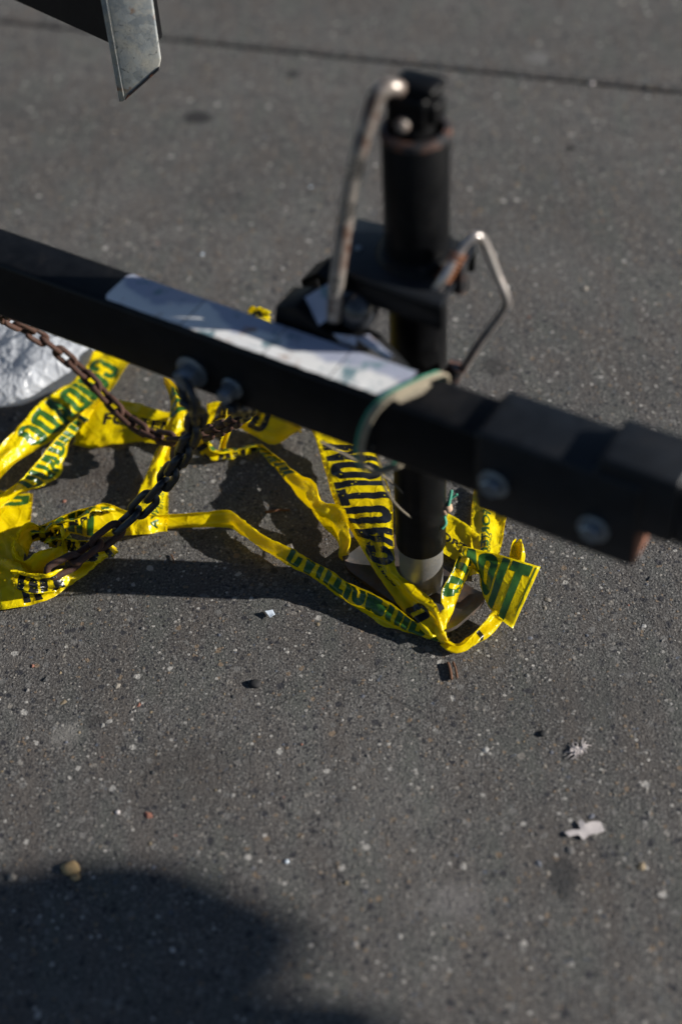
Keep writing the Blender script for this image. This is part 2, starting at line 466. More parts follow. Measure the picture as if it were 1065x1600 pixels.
# loose and half-buried grains
def grains():
    ico = bmesh.new(); bmesh.ops.create_icosphere(ico, subdivisions=1, radius=1)
    bv = np.array([v.co for v in ico.verts]); bf = np.array([[v.index for v in f.verts] for f in ico.faces]); ico.free()
    V, Fc, C = [], [], []
    pal = np.array([(.34, .33, .31), (.28, .25, .21), (.26, .20, .12), (.12, .13, .16), (.50, .49, .47), (.05, .05, .05), (.20, .19, .18), (.28, .11, .07)])
    pw = np.array([.16, .2, .16, .13, .04, .13, .15, .03])
    N = 1100
    for i in range(N):
        px, py = RNG.uniform(-60, 1125), 1600 - (RNG.uniform(0, 1) ** 0.8) * 1660
        q = at(px, py, 0)
        r = .0008 + .0010 * RNG.gamma(1.0, 1.0) if RNG.uniform() < .965 else RNG.uniform(.002, .0036)
        r = min(r, .0045)
        sc = np.array([r * RNG.uniform(.7, 1.4), r * RNG.uniform(.7, 1.2), r * RNG.uniform(.45, .8)])
        ang = RNG.uniform(0, 6.28); ca, sa = math.cos(ang), math.sin(ang)
        v = bv * sc * (1 + RNG.uniform(-.22, .22, (len(bv), 1)))
        v = np.stack([v[:, 0] * ca - v[:, 1] * sa, v[:, 0] * sa + v[:, 1] * ca, v[:, 2]], 1)
        v += np.array([q.x, q.y, sc[2] * RNG.uniform(-.75, .1)])
        Fc.append(bf + len(V) * len(bv)); V.append(v)
        c = pal[RNG.choice(len(pal), p=pw)] * RNG.uniform(.75, 1.1)
        C.append(np.tile(np.append(c, 1), (len(bv), 1)))
    V = np.concatenate(V); Fc = np.concatenate(Fc); C = np.concatenate(C)
    me = bpy.data.meshes.new('gravel'); me.from_pydata(V.tolist(), [], Fc.tolist()); me.update()
    at_ = me.color_attributes.new('grain', 'FLOAT_COLOR', 'POINT'); at_.data.foreach_set('color', C.ravel())
    t = NT('grain_stone'); an = t.new('VertexColor', layer_name='grain')
    t.set(Base_Color=t.mix(t.noise(500, 2), an.outputs[0], t.mix(.5, an.outputs[0], (.05, .05, .05))), Roughness=.8)
    link('gravel', me, t.m, label='loose sand and grit on the pavement', cat='gravel', kind='stuff')
grains()

# ------------------------------------------------------------------ trailer tongue
tongue = empty('trailer_tongue', B(0, .11, 0), label='black steel trailer tongue beam with worn labels crossing the picture', cat='trailer tongue')
autosmooth(from_bm('beam', beam_box(-2.2, .20, .085, .137, .352, .430, .006, 4), M['black'], tongue))
autosmooth(from_bm('sleeve', beam_box(.136, .287, .0815, .1445, .342, .4405, .004, 3), M['sleeve'], tongue))
autosmooth(from_bm('coupler_body', beam_box(.247, .318, .0845, .1415, .384, .4575, .004, 3), M['sleeve'], tongue))
autosmooth(from_bm('coupler_neck', beam_box(.316, .57, .087, .140, .384, .452, .006, 3), M['sleeve'], tongue))
from_bm('end_face', prism([B(.2872, .083, .3435), B(.2872, .143, .3435), B(.2872, .143, .3825), B(.2872, .083, .3825)], BD * .0012), M['endrust'], tongue)
def weld(s_, n0, n1, z0, z1):
    ring = [B(s_, n0, z0), B(s_, n1, z0), B(s_, n1, z1), B(s_, n0, z1)]
    pts = []
    for a, b in zip(ring, ring[1:] + ring[:1]):
        for k in range(16): pts.append(a.lerp(b, k / 16) + BD * .0008 * random.uniform(-1, 1))
    return tube(pts, [.0028 + .0008 * (k % 2) for k in range(len(pts))], 7, True)
from_bm('weld_bead', weld(.1345, .0850, .1372, .3518, .4302), M['sleeve'], tongue, True)
from_bm('weld_bead', weld(.2460, .0850, .1410, .3900, .4420), M['sleeve'], tongue, True)
for s, z in ((.154, .385), (.250, .375)):
    autosmooth(from_bm('bolt', hex_bolt(B(s, .1445, z), BN, .0105, .008), M['bolt'], tongue))
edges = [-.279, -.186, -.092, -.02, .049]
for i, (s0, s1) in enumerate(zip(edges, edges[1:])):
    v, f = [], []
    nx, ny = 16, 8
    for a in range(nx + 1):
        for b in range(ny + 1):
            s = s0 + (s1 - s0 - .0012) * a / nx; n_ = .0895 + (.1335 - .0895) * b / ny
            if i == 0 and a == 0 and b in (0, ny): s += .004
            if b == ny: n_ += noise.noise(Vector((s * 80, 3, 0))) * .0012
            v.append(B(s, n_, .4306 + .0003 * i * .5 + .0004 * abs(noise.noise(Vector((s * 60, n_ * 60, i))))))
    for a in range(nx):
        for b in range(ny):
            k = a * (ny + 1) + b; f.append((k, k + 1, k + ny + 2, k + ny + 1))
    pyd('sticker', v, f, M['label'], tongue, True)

# chain anchors on the near face
for s, z, r in ((-.178, .378, .0175), (-.131, .376, .0115)):
    o = from_bm('chain_bolt', hex_bolt(B(s, .137, z), BN, r * .72, .016), M['bolt'], tongue); autosmooth(o)
from_bm('anchor_ring', tube([B(-.176 + .004 * math.sin(a), .153 + .010 * math.sin(a), .362 + .021 * math.cos(a)) + BD * .012 * math.sin(a) for a in np.linspace(0, 2 * math.pi, 28, endpoint=False)], .0042, 10, True), M['darkchain'], tongue, True)

# ------------------------------------------------------------------ jack
J0 = Vector((JX, JY, 0)); ZV = Vector((0, 0, 1))
jack = empty('trailer_jack', J0, label='black swivel trailer jack standing behind the tongue on a metal foot', cat='trailer jack')
TR = .0305
otube = autosmooth(from_bm('outer_tube', lathe(J0, ZV, [(.084, .0255), (.084, .0285), (.470, .0285), (.470, TR), (.6215, TR), (.6235, TR - .0012), (.6235, TR - .004), (.600, TR - .0045)], 48, False), M['jack'], jack))
autosmooth(from_bm('tube_rim', lathe(J0, ZV, [(.6165, TR + .0003), (.6165, TR + .0012), (.6195, TR + .0012), (.6225, TR + .0003), (.6238, TR - .002), (.6238, TR - .0048), (.6165, TR - .0048)], 48, False), M['jackrim'], otube))
from_bm('weld_collar', lathe(J0, ZV, [(.4902, TR + .009), (.4935, TR + .0075), (.498, TR + .002), (.499, TR - .001)], 48, False), M['jack'], otube, True)
autosmooth(from_bm('inner_leg', lathe(J0, ZV, [(.0130, .0246), (.0150, .0254), (.30, .0254)], 44, True), M['leg'], jack))
# foot: a plate turned up at both ends
A_, B_, C_ = Vector((-.007, 1.118, 0)), Vector((.111, .988, 0)), Vector((.161, 1.037, 0))
fl = (B_ - A_).normalized(); fw_ = Vector((-fl.y, fl.x, 0))
def foot_plate():
    bm = bmesh.new()
    L = (B_ - A_).length; Wd = .078
    prof = []
    for k in range(25):
        t = k / 24; x = t * L
        e = max(0, (t - .80) / .20); e0 = max(0, (.16 - t) / .16)
        prof.append((x - .004 * e, .0085 + .012 * e ** 1.6 + .005 * e0 ** 1.5))
    nw = 8; grid = []
    for (x, z), k in zip(prof, range(25)):
        t = k / 24
        inset = .012 * (max(0, (abs(t - .5) - .42) / .08)) ** 2
        row = []
        for b in range(nw + 1):
            y = inset + (Wd - 2 * inset) * b / nw
            edge = abs(b / nw - .5) * 2
            row.append(bm.verts.new(A_ + fl * x + fw_ * y + ZV * (z + .003 * max(0, edge - .7) / .3)))
        grid.append(row)
    fs = []
    for i in range(24):
        for b in range(nw): fs.append(bm.faces.new((grid[i][b], grid[i + 1][b], grid[i + 1][b + 1], grid[i][b + 1])))
    r = bmesh.ops.extrude_face_region(bm, geom=fs)
    for v in r['geom']:
        if isinstance(v, bmesh.types.BMVert): v.co.z -= .0055
    return bm
autosmooth(from_bm('foot_plate', foot_plate(), M['foot'], jack), 40)
# bracket plate with a folded front lip
pc = [B(-.077, -.022, .490), B(-.050, .056, .490), B(.057, .059, .490), B(.044, -.036, .490)]
autosmooth(from_bm('mount_plate', prism([q - ZV * .006 for q in pc], ZV * .006, .0015), M['sleeve'], jack))
lip = prism([pc[1] + ZV * -.0062, pc[2] + ZV * -.0062, pc[2] + ZV * -.030, pc[1] + ZV * -.030], -BN * .006, .0012)
autosmooth(from_bm('front_lip', lip, M['jack'], jack))
lip = prism([pc[0] + ZV * -.0062, pc[3] + ZV * -.0062, pc[3] + ZV * -.030, pc[0] + ZV * -.030], BN * .006, .0012)
autosmooth(from_bm('rear_lip', lip, M['jack'], jack))
autosmooth(from_bm('rivet', lathe(B(-.052, .020, .490), ZV, [(0, .0034), (.0012, .003), (.0018, .001)], 14), M['bolt'], jack))
# swivel pipe between the bracket and the tongue
autosmooth(from_bm('swivel_pipe', lathe(B(-.098, -.012, .418), BN, [(0, .018), (.0, .025), (.030, .025), (.030, .018), (.01, .018)], 6, False), M['jack'], jack))
autosmooth(from_bm('swivel_flange', prism([B(-.118, .050, .392), B(-.060, .050, .392), B(.020, .050, .365), B(.020, .050, .395), B(-.012, .050, .424), B(-.055, .050, .433), B(-.085, .050, .455), B(-.108, .050, .447)], BN * .0345, .002), M['jack'], jack))
# pale labels stuck on the mount
def label_piece(pts, parent):
    q = [onn(*p) for p in pts]
    nrm = (q[1] - q[0]).cross(q[2] - q[0]).normalized() * .0012
    return from_bm('mount_label', prism(q, nrm), M['label'], parent)
label_piece([(446, 497, .0840), (470, 468, .070), (512, 443, .056), (514, 498, .076), (488, 514, .0845)], jack)
label_piece([(520, 521, .0840), (556, 526, .080), (556, 541, .0845), (532, 536, .0848)], jack)
label_piece([(556, 528, .080), (576, 522, .072), (614, 556, .082), (604, 562, .0845)], jack)
autosmooth(from_bm('flange_gusset', prism([B(-.112, .056, .431), B(-.064, .056, .431), B(-.086, .056, .447), B(-.100, .056, .440)], BN * .020, .001), M['jack'], jack))
# head: yoke, cross pin, cap
def ring_box(s0, s1, n0, n1, z0, z1, r): return beam_box(s0, s1, n0, n1, z0, z1, r, 3)
autosmooth(from_bm('head_core', lathe(J0, ZV, [(.605, .0175), (.640, .0175), (.643, .0155)], 30), M['jack'], jack))
autosmooth(from_bm('head_yoke', ring_box(-.022, .018, -.018, .016, .628, .660, .006), M['jack'], jack))
autosmooth(from_bm('head_cap', ring_box(-.020, .022, -.020, .010, .656, .667, .005), M['jack'], jack))
autosmooth(from_bm('yoke_ear', ring_box(.016, .025, -.012, .010, .634, .654, .004), M['jack'], jack))
autosmooth(from_bm('head_pin', lathe(B(-.001, .018, .636), BN, [(0, .0065), (.006, .0065), (.0085, .004)], 18), M['steel'], jack))
# crank
cp = [onn(x, y, N) for x, y, N in ((624, 140, .010), (612, 136, .017), (602, 139, .022), (589, 150, .028), (578, 180, .033), (560, 240, .042), (545, 305, .050), (533, 390, .060), (525, 450, .068), (521, 500, .072))]
crank = from_bm('crank_handle', tube(catmull(cp, 6), .0074, 14), M['steel'], jack, True)
kc = onn(550, 483, .056)
ax = (onn(521, 492, .072) - kc).normalized()
autosmooth(from_bm('crank_knob', lathe(kc - ax * .010, ax, [(-.014, .004), (-.012, .012), (-.006, .0185), (.002, .0222), (.010, .0222), (.018, .0180), (.022, .012), (.024, .007)], 36), M['grip'], crank), 60)
# pull pin with its spring and bail
bp = [onn(x, y, N) for x, y, N in ((672, 462, .040), (692, 436, .036), (716, 396, .02), (732, 375, .012), (745, 369, .006), (757, 381, .0), (776, 430, .0), (791, 468, .0), (784, 488, .0), (752, 532, .004), (722, 578, .008), (705, 600, .012))]
bail = from_bm('pull_bail', tube(catmull(bp, 6), .0042, 12), M['bright'], jack, True)
sp0, sp1 = onn(690, 440, .034), onn(717, 395, .018)
axs = (sp1 - sp0); L_ = axs.length; axs.normalize(); e1 = axs.orthogonal().normalized(); e2 = axs.cross(e1)
from_bm('spring', tube([sp0 + axs * (L_ * k / 120) + (e1 * math.cos(k / 120 * 2 * math.pi * 7) + e2 * math.sin(k / 120 * 2 * math.pi * 7)) * .0064 for k in range(121)], .0012, 7), M['ruststeel'], bail, True)
q0 = onn(722, 402, .010)
autosmooth(from_bm('pin_tab', prism([q0 + BD * -.004, q0 + BD * .006, q0 + BD * .006 - ZV * .034, q0 + BD * -.006 - ZV * .034], BN * .012, .001), M['jackrim'], jack))
autosmooth(from_bm('pin_boss', lathe(onn(712, 575, .008), (onn(700, 600, .012) - onn(712, 575, .008)), [(-.004, .009), (.016, .009)], 18), M['jackrim'], jack))

# ------------------------------------------------------------------ frame rail and galvanised bar, far corner
railp, railq = at(15, 0, .46), at(165, 68, .46)
rd = (railq - railp).normalized(); rn = Vector((rd.y, -rd.x, 0))
rn = rn if rn.y > 0 else -rn
r_end = railq + rd * .05
def rail():
    bm = bmesh.new()
    a, b = railp - rd * 1.2, r_end
    hull_box(bm, [a, b, b + rn * .05, a + rn * .05, a + ZV * .075, b + ZV * .075, b + rn * .05 + ZV * .075, a + rn * .05 + ZV * .075])
    bmesh.ops.recalc_face_normals(bm, faces=bm.faces)
    bmesh.ops.bevel(bm, geom=list(bm.edges), offset=.004, segments=3, affect='EDGES')
    return bm
autosmooth(from_bm('frame_rail', rail(), M['black'], None, label='black frame rail end above the pavement beside the hanging galvanised bar', cat='frame rail'))
gb = empty('steel_bar', (-.195, 1.495, .42), label='galvanised upright flat bar with slanted rusty end in the far corner', cat='steel bar')
Y0 = 1.492
body = prism([Vector((-.2155, Y0, .4275)), Vector((-.171, Y0, .462)), Vector((-.1665, Y0, .475)), Vector((-.162, Y0, .86)), Vector((-.214, Y0, .86))], Vector((0, .006, 0)), .0022, 3)
autosmooth(from_bm('web', body, M['galv'], gb))
fla = prism([Vector((-.2225, Y0 + .002, .4245)), Vector((-.2158, Y0 - .0008, .4268)), Vector((-.2145, Y0 - .0008, .86)), Vector((-.2215, Y0 + .002, .86))], Vector((-.003, .032, 0)), .0012, 2)
autosmooth(from_bm('flange', fla, M['galv'], gb))
endr = prism([Vector((-.2155, Y0 - .0012, .4278)), Vector((-.1705, Y0 - .0012, .4630)), Vector((-.1695, Y0 - .0012, .4675)), Vector((-.2115, Y0 - .0012, .4345))], Vector((0, .0075, 0)), .0006, 1)
autosmooth(from_bm('rusty_edge', endr, M['jackrim'], gb))

# ------------------------------------------------------------------ chains
def link_mesh(k_=1.0, t_=1.0):
    pts = []; hl, hw = .0088 * k_, .0068 * k_        # stadium: half straight length, half width of the centre line
    for k in range(9): a = -math.pi / 2 + math.pi * k / 8; pts.append(Vector((hl + hw * math.cos(a), hw * math.sin(a), 0)))
    for k in range(9): a = math.pi / 2 + math.pi * k / 8; pts.append(Vector((-hl + hw * math.cos(a), hw * math.sin(a), 0)))
    bm = tube(pts, .0036 * k_ * t_, 9, True)
    bmesh.ops.recalc_face_normals(bm, faces=bm.faces)
    for f in bm.faces: f.smooth = True
    me = bpy.data.meshes.new('link'); bm.to_mesh(me); bm.free(); return me
LINK_A, LINK_B, LINK_C, LINK_D = link_mesh(), link_mesh(), link_mesh(1.30, .92), link_mesh(1.30, .92)
LINK_A.materials.append(M['rustchain']); LINK_B.materials.append(M['darkchain'])
LINK_C.materials.append(M['rustchain']); LINK_D.materials.append(M['darkchain'])
def chain(pts, label, pick, roll0=.4, la=None, lb=None, pitch=.0238):
    path = catmull(pts, 40)
    cum = [0]
    for a, b in zip(path, path[1:]): cum.append(cum[-1] + (b - a).length)
    def P(u):
        i = min(max(np.searchsorted(cum, u) - 1, 0), len(path) - 2)
        t = (u - cum[i]) / max(1e-9, cum[i + 1] - cum[i]); return path[i].lerp(path[i + 1], t)
    n = int(cum[-1] / pitch)
    root = empty('chain', path[-1], label=label, cat='chain')
    for k in range(n):
        a, b = P(k * pitch), P((k + 1) * pitch)
        x = (b - a).normalized(); c = (a + b) / 2
        up = ZV - x * x.z
        up = up.normalized() if up.length > 1e-3 else x.orthogonal().normalized()
        sd = up.cross(x)
        ang = roll0 + (math.pi / 2) * (k % 2) + random.uniform(-.18, .18)
        y = sd * math.cos(ang) + up * math.sin(ang); z = x.cross(y)
        o = bpy.data.objects.new('link', (la or LINK_A) if pick(k, n) else (lb or LINK_B)); COL.objects.link(o)
        o.parent = root; o.matrix_parent_inverse = Matrix.Translation(-root.location)
        mw = Matrix((x, y, z)).transposed().to_4x4(); mw.translation = c
        o.matrix_basis = mw
    return root
dk = [B(-.171, .158, .352), at(308, 645, .31), at(296, 690, .235), at(270, 735, .165), at(238, 775, .115), at(200, 812, .08), at(155, 848, .058), at(110, 880, .05), at(72, 897, .046), at(42, 906, .04)]
chain(dk, 'dark steel chain hanging from the tongue bolt down to the crumpled tape', lambda k, n: k > n - 4, .4, LINK_C, LINK_D, .0315)
rk = [B(-.128, .150, .362), at(388, 640, .27), at(360, 662, .17), at(325, 676, .10), at(285, 686, .06), at(245, 682, .045), at(205, 660, .045), at(170, 626, .055), at(140, 592, .07), at(105, 560, .09), at(70, 532, .12), at(38, 512, .15), at(5, 490, .20), B(-.47, .06, .33)]
chain(rk, 'rusty chain sagging over the white bag behind the tongue', lambda k, n: k > 8, .5)

# ------------------------------------------------------------------ caution tape
FONT_CACHE = {}
def text_mesh(txt, bold, squeeze):
    key = (txt, bold, squeeze)
    if key in FONT_CACHE: return FONT_CACHE[key]
    cu = bpy.data.curves.new('t', 'FONT'); cu.body = txt; cu.size = 1.0; cu.offset = bold; cu.resolution_u = 5; cu.space_character = 1.0 + bold * 2.2
    ob = bpy.data.objects.new('t', cu); COL.objects.link(ob)
    dg = bpy.context.evaluated_depsgraph_get(); dg.update()
    me = ob.evaluated_get(dg).to_mesh()
    V = np.array([v.co[:2] for v in me.vertices]); Fs = [list(p.vertices) for p in me.polygons]
    ob.evaluated_get(dg).to_mesh_clear()
    bpy.data.objects.remove(ob, do_unlink=True); bpy.data.curves.remove(cu)
    V[:, 0] -= V[:, 0].min(); V[:, 1] -= V[:, 1].min()
    V /= V[:, 1].max()
    V[:, 0] *= squeeze
    FONT_CACHE[key] = (V, Fs)
    return V, Fs
TW = .075
def glyphs():
    def ring(outer, inner): return [[outer[k], outer[k + 1], inner[k + 1], inner[k]] for k in range(len(outer) - 1)]
    def arc(cx, cy, rx, ry, a0, a1, n=7): return [(cx + rx * math.cos(R(a0 + (a1 - a0) * k / n)), cy + ry * math.sin(R(a0 + (a1 - a0) * k / n))) for k in range(n + 1)]
    g = {}
    o = arc(.25, .75, .25, .25, 90, 180) + arc(.25, .25, .25, .25, 180, 270)
    i = arc(.25, .76, .065, .05, 90, 180) + arc(.25, .24, .065, .05, 180, 270)
    left = ring(o, i)
    mir = lambda polys: [[(.5 - x, y) for x, y in p][::-1] for p in polys]
    g['O'] = (left + mir(left), .5)
    o2 = [(.5, .60)] + arc(.25, .75, .25, .25, 0, 90); i2 = [(.315, .60)] + arc(.25, .76, .065, .05, 0, 90)
    o3 = arc(.25, .25, .25, .25, 270, 360) + [(.5, .40)]; i3 = arc(.25, .24, .065, .05, 270, 360) + [(.315, .40)]
    g['C'] = (left + ring(o2, i2) + ring(o3, i3), .5)
    ou = [(0, 1.0), (0, .6)] + arc(.25, .25, .25, .25, 180, 360) + [(.5, .6), (.5, 1.0)]
    iu = [(.185, 1.0), (.185, .6)] + arc(.25, .24, .065, .05, 180, 360) + [(.315, .6), (.315, 1.0)]
    g['U'] = (ring(ou, iu), .5)
    g['T'] = ([[(0, .82), (.5, .82), (.5, 1), (0, 1)], [(.155, 0), (.345, 0), (.345, .82), (.155, .82)]], .5)
    g['I'] = ([[(0, 0), (.19, 0), (.19, 1), (0, 1)]], .19)
    la = [(0, 0), (.175, 0), (.25, .66), (.25, 1), (.15, 1)]
    g['A'] = ([la, [(.5 - x, y) for x, y in la][::-1], [(.198, .2), (.302, .2), (.284, .36), (.216, .36)]], .5)
    g['N'] = ([[(0, 0), (.17, 0), (.17, 1), (0, 1)], [(.33, 0), (.5, 0), (.5, 1), (.33, 1)], [(.17, 1), (.17, .58), (.33, 0), (.33, .42)]], .5)
    od = [(.18, 1)] + arc(.25, .75, .25, .25, 90, 0) + arc(.25, .25, .25, .25, 0, -90) + [(.18, 0)]
    idd = [(.18, .81)] + arc(.25, .76, .065, .05, 90, 0) + arc(.25, .24, .065, .05, 0, -90) + [(.18, .19)]
    g['D'] = ([[(0, 0), (.18, 0), (.18, 1), (0, 1)]] + ring(od, idd), .5)
    return g
GLYPH = glyphs()
def block_text(txt, squeeze):
    V, Fs, x = [], [], 0.0
    for ch in txt:
        polys, wd = GLYPH[ch]
        for p in polys:
            Fs.append(list(range(len(V), len(V) + len(p)))); V += [((x + q[0]) * squeeze, q[1]) for q in p]
        x += wd + .055
    return np.array(V), Fs
def tape(label, st, prints=(), crumple=.0016, seed=0, nu=None, mcols=14, sag=.0, name='caution_tape', group='caution tape strands'):
    """st: stations (x, y, z) of the letter-foot edge and (x, y, z) of the letter-head edge, in reading direction."""
    e0 = [at(*q[0]) if not isinstance(q[0], Vector) else q[0] for q in st]
    e1 = [at(*q[1]) if not isinstance(q[1], Vector) else q[1] for q in st]
    sub = 14
    a, b = catmull(e0, sub), catmull(e1, sub)
    mid = [(p + q) / 2 for p, q in zip(a, b)]
    cum = [0]
    for p, q in zip(mid, mid[1:]): cum.append(cum[-1] + (q - p).length)
    Lg = cum[-1]
    nu = nu or max(16, int(Lg / .0032))
    A = np.array(a); Bq = np.array(b); cm = np.array(cum)
    us = np.linspace(0, Lg, nu + 1)
    Ai = np.stack([np.interp(us, cm, A[:, k]) for k in range(3)], 1)
    Bi = np.stack([np.interp(us, cm, Bq[:, k]) for k in range(3)], 1)
    vs = np.linspace(0, 1, mcols + 1)
    G = Ai[:, None, :] * (1 - vs)[None, :, None] + Bi[:, None, :] * vs[None, :, None]
    du = np.gradient(G, axis=0); dv = np.gradient(G, axis=1)
    nm = np.cross(du, dv); nm /= np.maximum(np.linalg.norm(nm, axis=2, keepdims=True), 1e-9)
    wid = np.linalg.norm(Bi - Ai, axis=1)
    for i in range(nu + 1):
        slack = min(1.0, max(0, 1 - wid[i] / TW))          # a strip squeezed narrow stands in folds
        for j in range(mcols + 1):
            u, v = us[i], vs[j]
            n1 = noise.noise(Vector((u * 38 + seed * 7.3, v * 2.3, seed))) 
            n2 = 1 - 2 * abs(noise.noise(Vector((u * 85 + v * 5, v * 5 + seed * 3.1, seed + 9))))
            fold = math.sin(v * math.pi * 2.6 + 1.6 * noise.noise(Vector((u * 22, seed, 4)))) * slack * .006
            n3 = 1 - 2 * abs(noise.noise(Vector((u * 190 - v * 7, v * 9 + seed, seed * 2 + 3))))
            n4 = 1 - 2 * abs(noise.noise(Vector((u * 30 + v * 3.2, v * 3 - u * 20 + seed, seed + 31))))
            k = crumple * (n1 * 1.1 + n2 * .8 + n3 * .35 + n4 * 1.7) + fold + sag * math.sin(math.pi * v)
            G[i, j] += nm[i, j] * k
    G[:, :, 2] = np.maximum(G[:, :, 2], .0016 + .0006 * (seed % 4))
    du = np.gradient(G, axis=0); dv = np.gradient(G, axis=1)
    nm = np.cross(du, dv); nm /= np.maximum(np.linalg.norm(nm, axis=2, keepdims=True), 1e-9)
    n_u, n_v = G.shape[:2]
    V = G.reshape(-1, 3); Nn = nm.reshape(-1, 3)
    T = .00012
    top = V + Nn * T; bot = V - Nn * T
    fs = []
    idx = lambda i, j: i * n_v + j
    off = n_u * n_v
    for i in range(n_u - 1):
        for j in range(n_v - 1):
            q = (idx(i, j), idx(i + 1, j), idx(i + 1, j + 1), idx(i, j + 1))
            fs.append(q); fs.append(tuple(off + k for k in q[::-1]))
    for i in range(n_u - 1):
        for j in (0, n_v - 1):
            q = (idx(i, j), idx(i + 1, j), off + idx(i + 1, j), off + idx(i, j)); fs.append(q)
    for j in range(n_v - 1):
        for i in (0, n_u - 1):
            q = (idx(i, j), idx(i, j + 1), off + idx(i, j + 1), off + idx(i, j)); fs.append(q)
    o = pyd(name, np.concatenate([top, bot]), fs, M['tape'], None, True, label=label, cat='caution tape', group=group)
    for pr in prints:
        txt, ustart, vc, h = pr['t'], pr['u'], pr.get('v', .5), pr.get('h', .046)
        TV, TF = block_text(txt, pr.get('sq', 1.0)) if pr.get('name', 'lettering') == 'lettering' else text_mesh(txt, pr.get('bold', .035), pr.get('sq', .62))
        bm = bmesh.new()
        bv = [bm.verts.new((p[0] * h + ustart, (p[1] - .5) * h / TW + vc, 0)) for p in TV]
        for f in TF:
            try: bm.faces.new([bv[k] for k in f])
            except ValueError: pass
        umin, umax = min(v.co.x for v in bv), max(v.co.x for v in bv)
        for k in us[(us > umin) & (us < umax)]:
            bmesh.ops.bisect_plane(bm, geom=list(bm.verts) + list(bm.edges) + list(bm.faces), plane_co=(k, 0, 0), plane_no=(1, 0, 0))
        for k in np.arange(0.0, 1.0, 1 / mcols):
            bmesh.ops.bisect_plane(bm, geom=list(bm.verts) + list(bm.edges) + list(bm.faces), plane_co=(0, k, 0), plane_no=(0, 1, 0))
        bmesh.ops.triangulate(bm, faces=bm.faces)
        dead = [v for v in bm.verts if not (0.0005 < v.co.x < Lg - .0005 and .012 < v.co.y < .988)]
        bmesh.ops.delete(bm, geom=dead, context='VERTS')
        bm.verts.ensure_lookup_table(); bm.verts.index_update()
        uv = np.array([v.co[:2] for v in bm.verts]) if len(bm.verts) else np.zeros((0, 2))
        tf = [[v.index for v in f.verts] for f in bm.faces]; bm.free()
        if not tf: continue
        fi = np.clip(uv[:, 0] / Lg * (n_u - 1), 0, n_u - 1.001); fj = np.clip(uv[:, 1] * (n_v - 1), 0, n_v - 1.001)
        i0 = fi.astype(int); j0 = fj.astype(int); ti = (fi - i0)[:, None]; tj = (fj - j0)[:, None]
        def smp(X): return X[i0, j0] * (1 - ti) * (1 - tj) + X[i0 + 1, j0] * ti * (1 - tj) + X[i0, j0 + 1] * (1 - ti) * tj + X[i0 + 1, j0 + 1] * ti * tj
        p, nn = smp(G), smp(nm)
        nn /= np.maximum(np.linalg.norm(nn, axis=1, keepdims=True), 1e-9)
        nb = len(p)
        faces = tf + [[q + nb for q in f[::-1]] for f in tf]
        me = bpy.data.meshes.new('print'); me.from_pydata(np.concatenate([p + nn * .0005, p - nn * .0005]).tolist(), [], faces); me.update()
        me.materials.append(M['ink_black']); me.materials.append(M['ink_green'])
        me.polygons.foreach_set('material_index', [0] * len(tf) + [1] * len(tf))
        link(pr.get('name', 'lettering'), me, None, o, True)
    return o
CA = dict(t='CAUTION', h=.059, sq=.88)
CU = dict(t='CUIDADO', h=.059, sq=.88)
def word(d, u, **k): q = dict(d); q['u'] = u; q.update(k); return q
def brand(u, v=.5, h=.011): return [dict(t='FORTENVA', u=u, v=v + .06, h=h, sq=1.0, bold=.03, name='small_print'), dict(t='CENTER', u=u + h * 2.2, v=v - .11, h=h * .4, sq=1.2, bold=.01, name='small_print')]

tape('wide strand printed with large black letters running up beside the jack leg', [
    ((694, 985, .014), (676, 1000, .008)), ((684, 946, .034), (646, 972, .012)), ((648, 915, .036), (612, 925, .018)), ((621, 888, .036), (582, 880, .022)),
    ((615, 840, .036), (550, 832, .026)), ((612, 785, .034), (524, 790, .03)), ((596, 732, .032), (506, 732, .034)), ((580, 690, .034), (490, 682, .04)), ((560, 640, .05), (466, 630, .05))],
    [word(CA, .112, v=.465, h=.066, sq=.86)] + [dict(t='O', u=.022, v=.62, h=.05, sq=.9)] + brand(.078, .62, .010), seed=1, sag=.004)
tape('short twisted strand with green print ending at the corner of the foot plate', [
    ((402, 691, .014), (397, 697, .008)), ((430, 713, .030), (415, 722, .014)), ((464, 741, .045), (443, 755, .018)), ((486, 750, .055), (466, 783, .022)), ((497, 783, .056), (482, 800, .030)),
    ((535, 796, .052), (505, 828, .020)), ((543, 830, .044), (520, 845, .016)), ((539, 866, .022), (526, 874, .010))],
    [word(CU, .012, v=.62, h=.10, sq=.42, t='DADI')], seed=2)
tape('long low strand folded lengthwise from the crumpled bundle to the jack foot', [
    ((65, 826, .05), (60, 846, .012)), ((103, 806, .05), (100, 838, .010)), ((145, 792, .05), (140, 842, .008)), ((167, 787, .045), (170, 840, .008)), ((194, 798, .035), (197, 838, .006)), ((224, 806, .028), (228, 833, .005)),
    ((262, 804, .024), (262, 831, .004)), ((309, 802, .026), (308, 829, .004)), ((352, 799, .030), (358, 829, .005)), ((378, 816, .034), (378, 842, .006)), ((411, 836, .034), (418, 868, .006)), ((452, 860, .034), (450, 888, .006)),
    ((492, 881, .034), (490, 910, .006)), ((530, 902, .034), (528, 938, .005)), ((560, 918, .034), (560, 958, .005)), ((594, 936, .032), (588, 975, .005)), ((626, 957, .028), (620, 989, .004)), ((657, 978, .020), (652, 999, .004)), ((682, 991, .012), (680, 1005, .004)), ((700, 1000, .010), (700, 1008, .004))],
    [word(CU, -.01, v=.75, h=.10, sq=.42, t='CUID'), word(CA, .335, v=.12, h=.085, sq=.46), word(CU, .46, v=.12, h=.085, sq=.46)], seed=3, crumple=.0012)
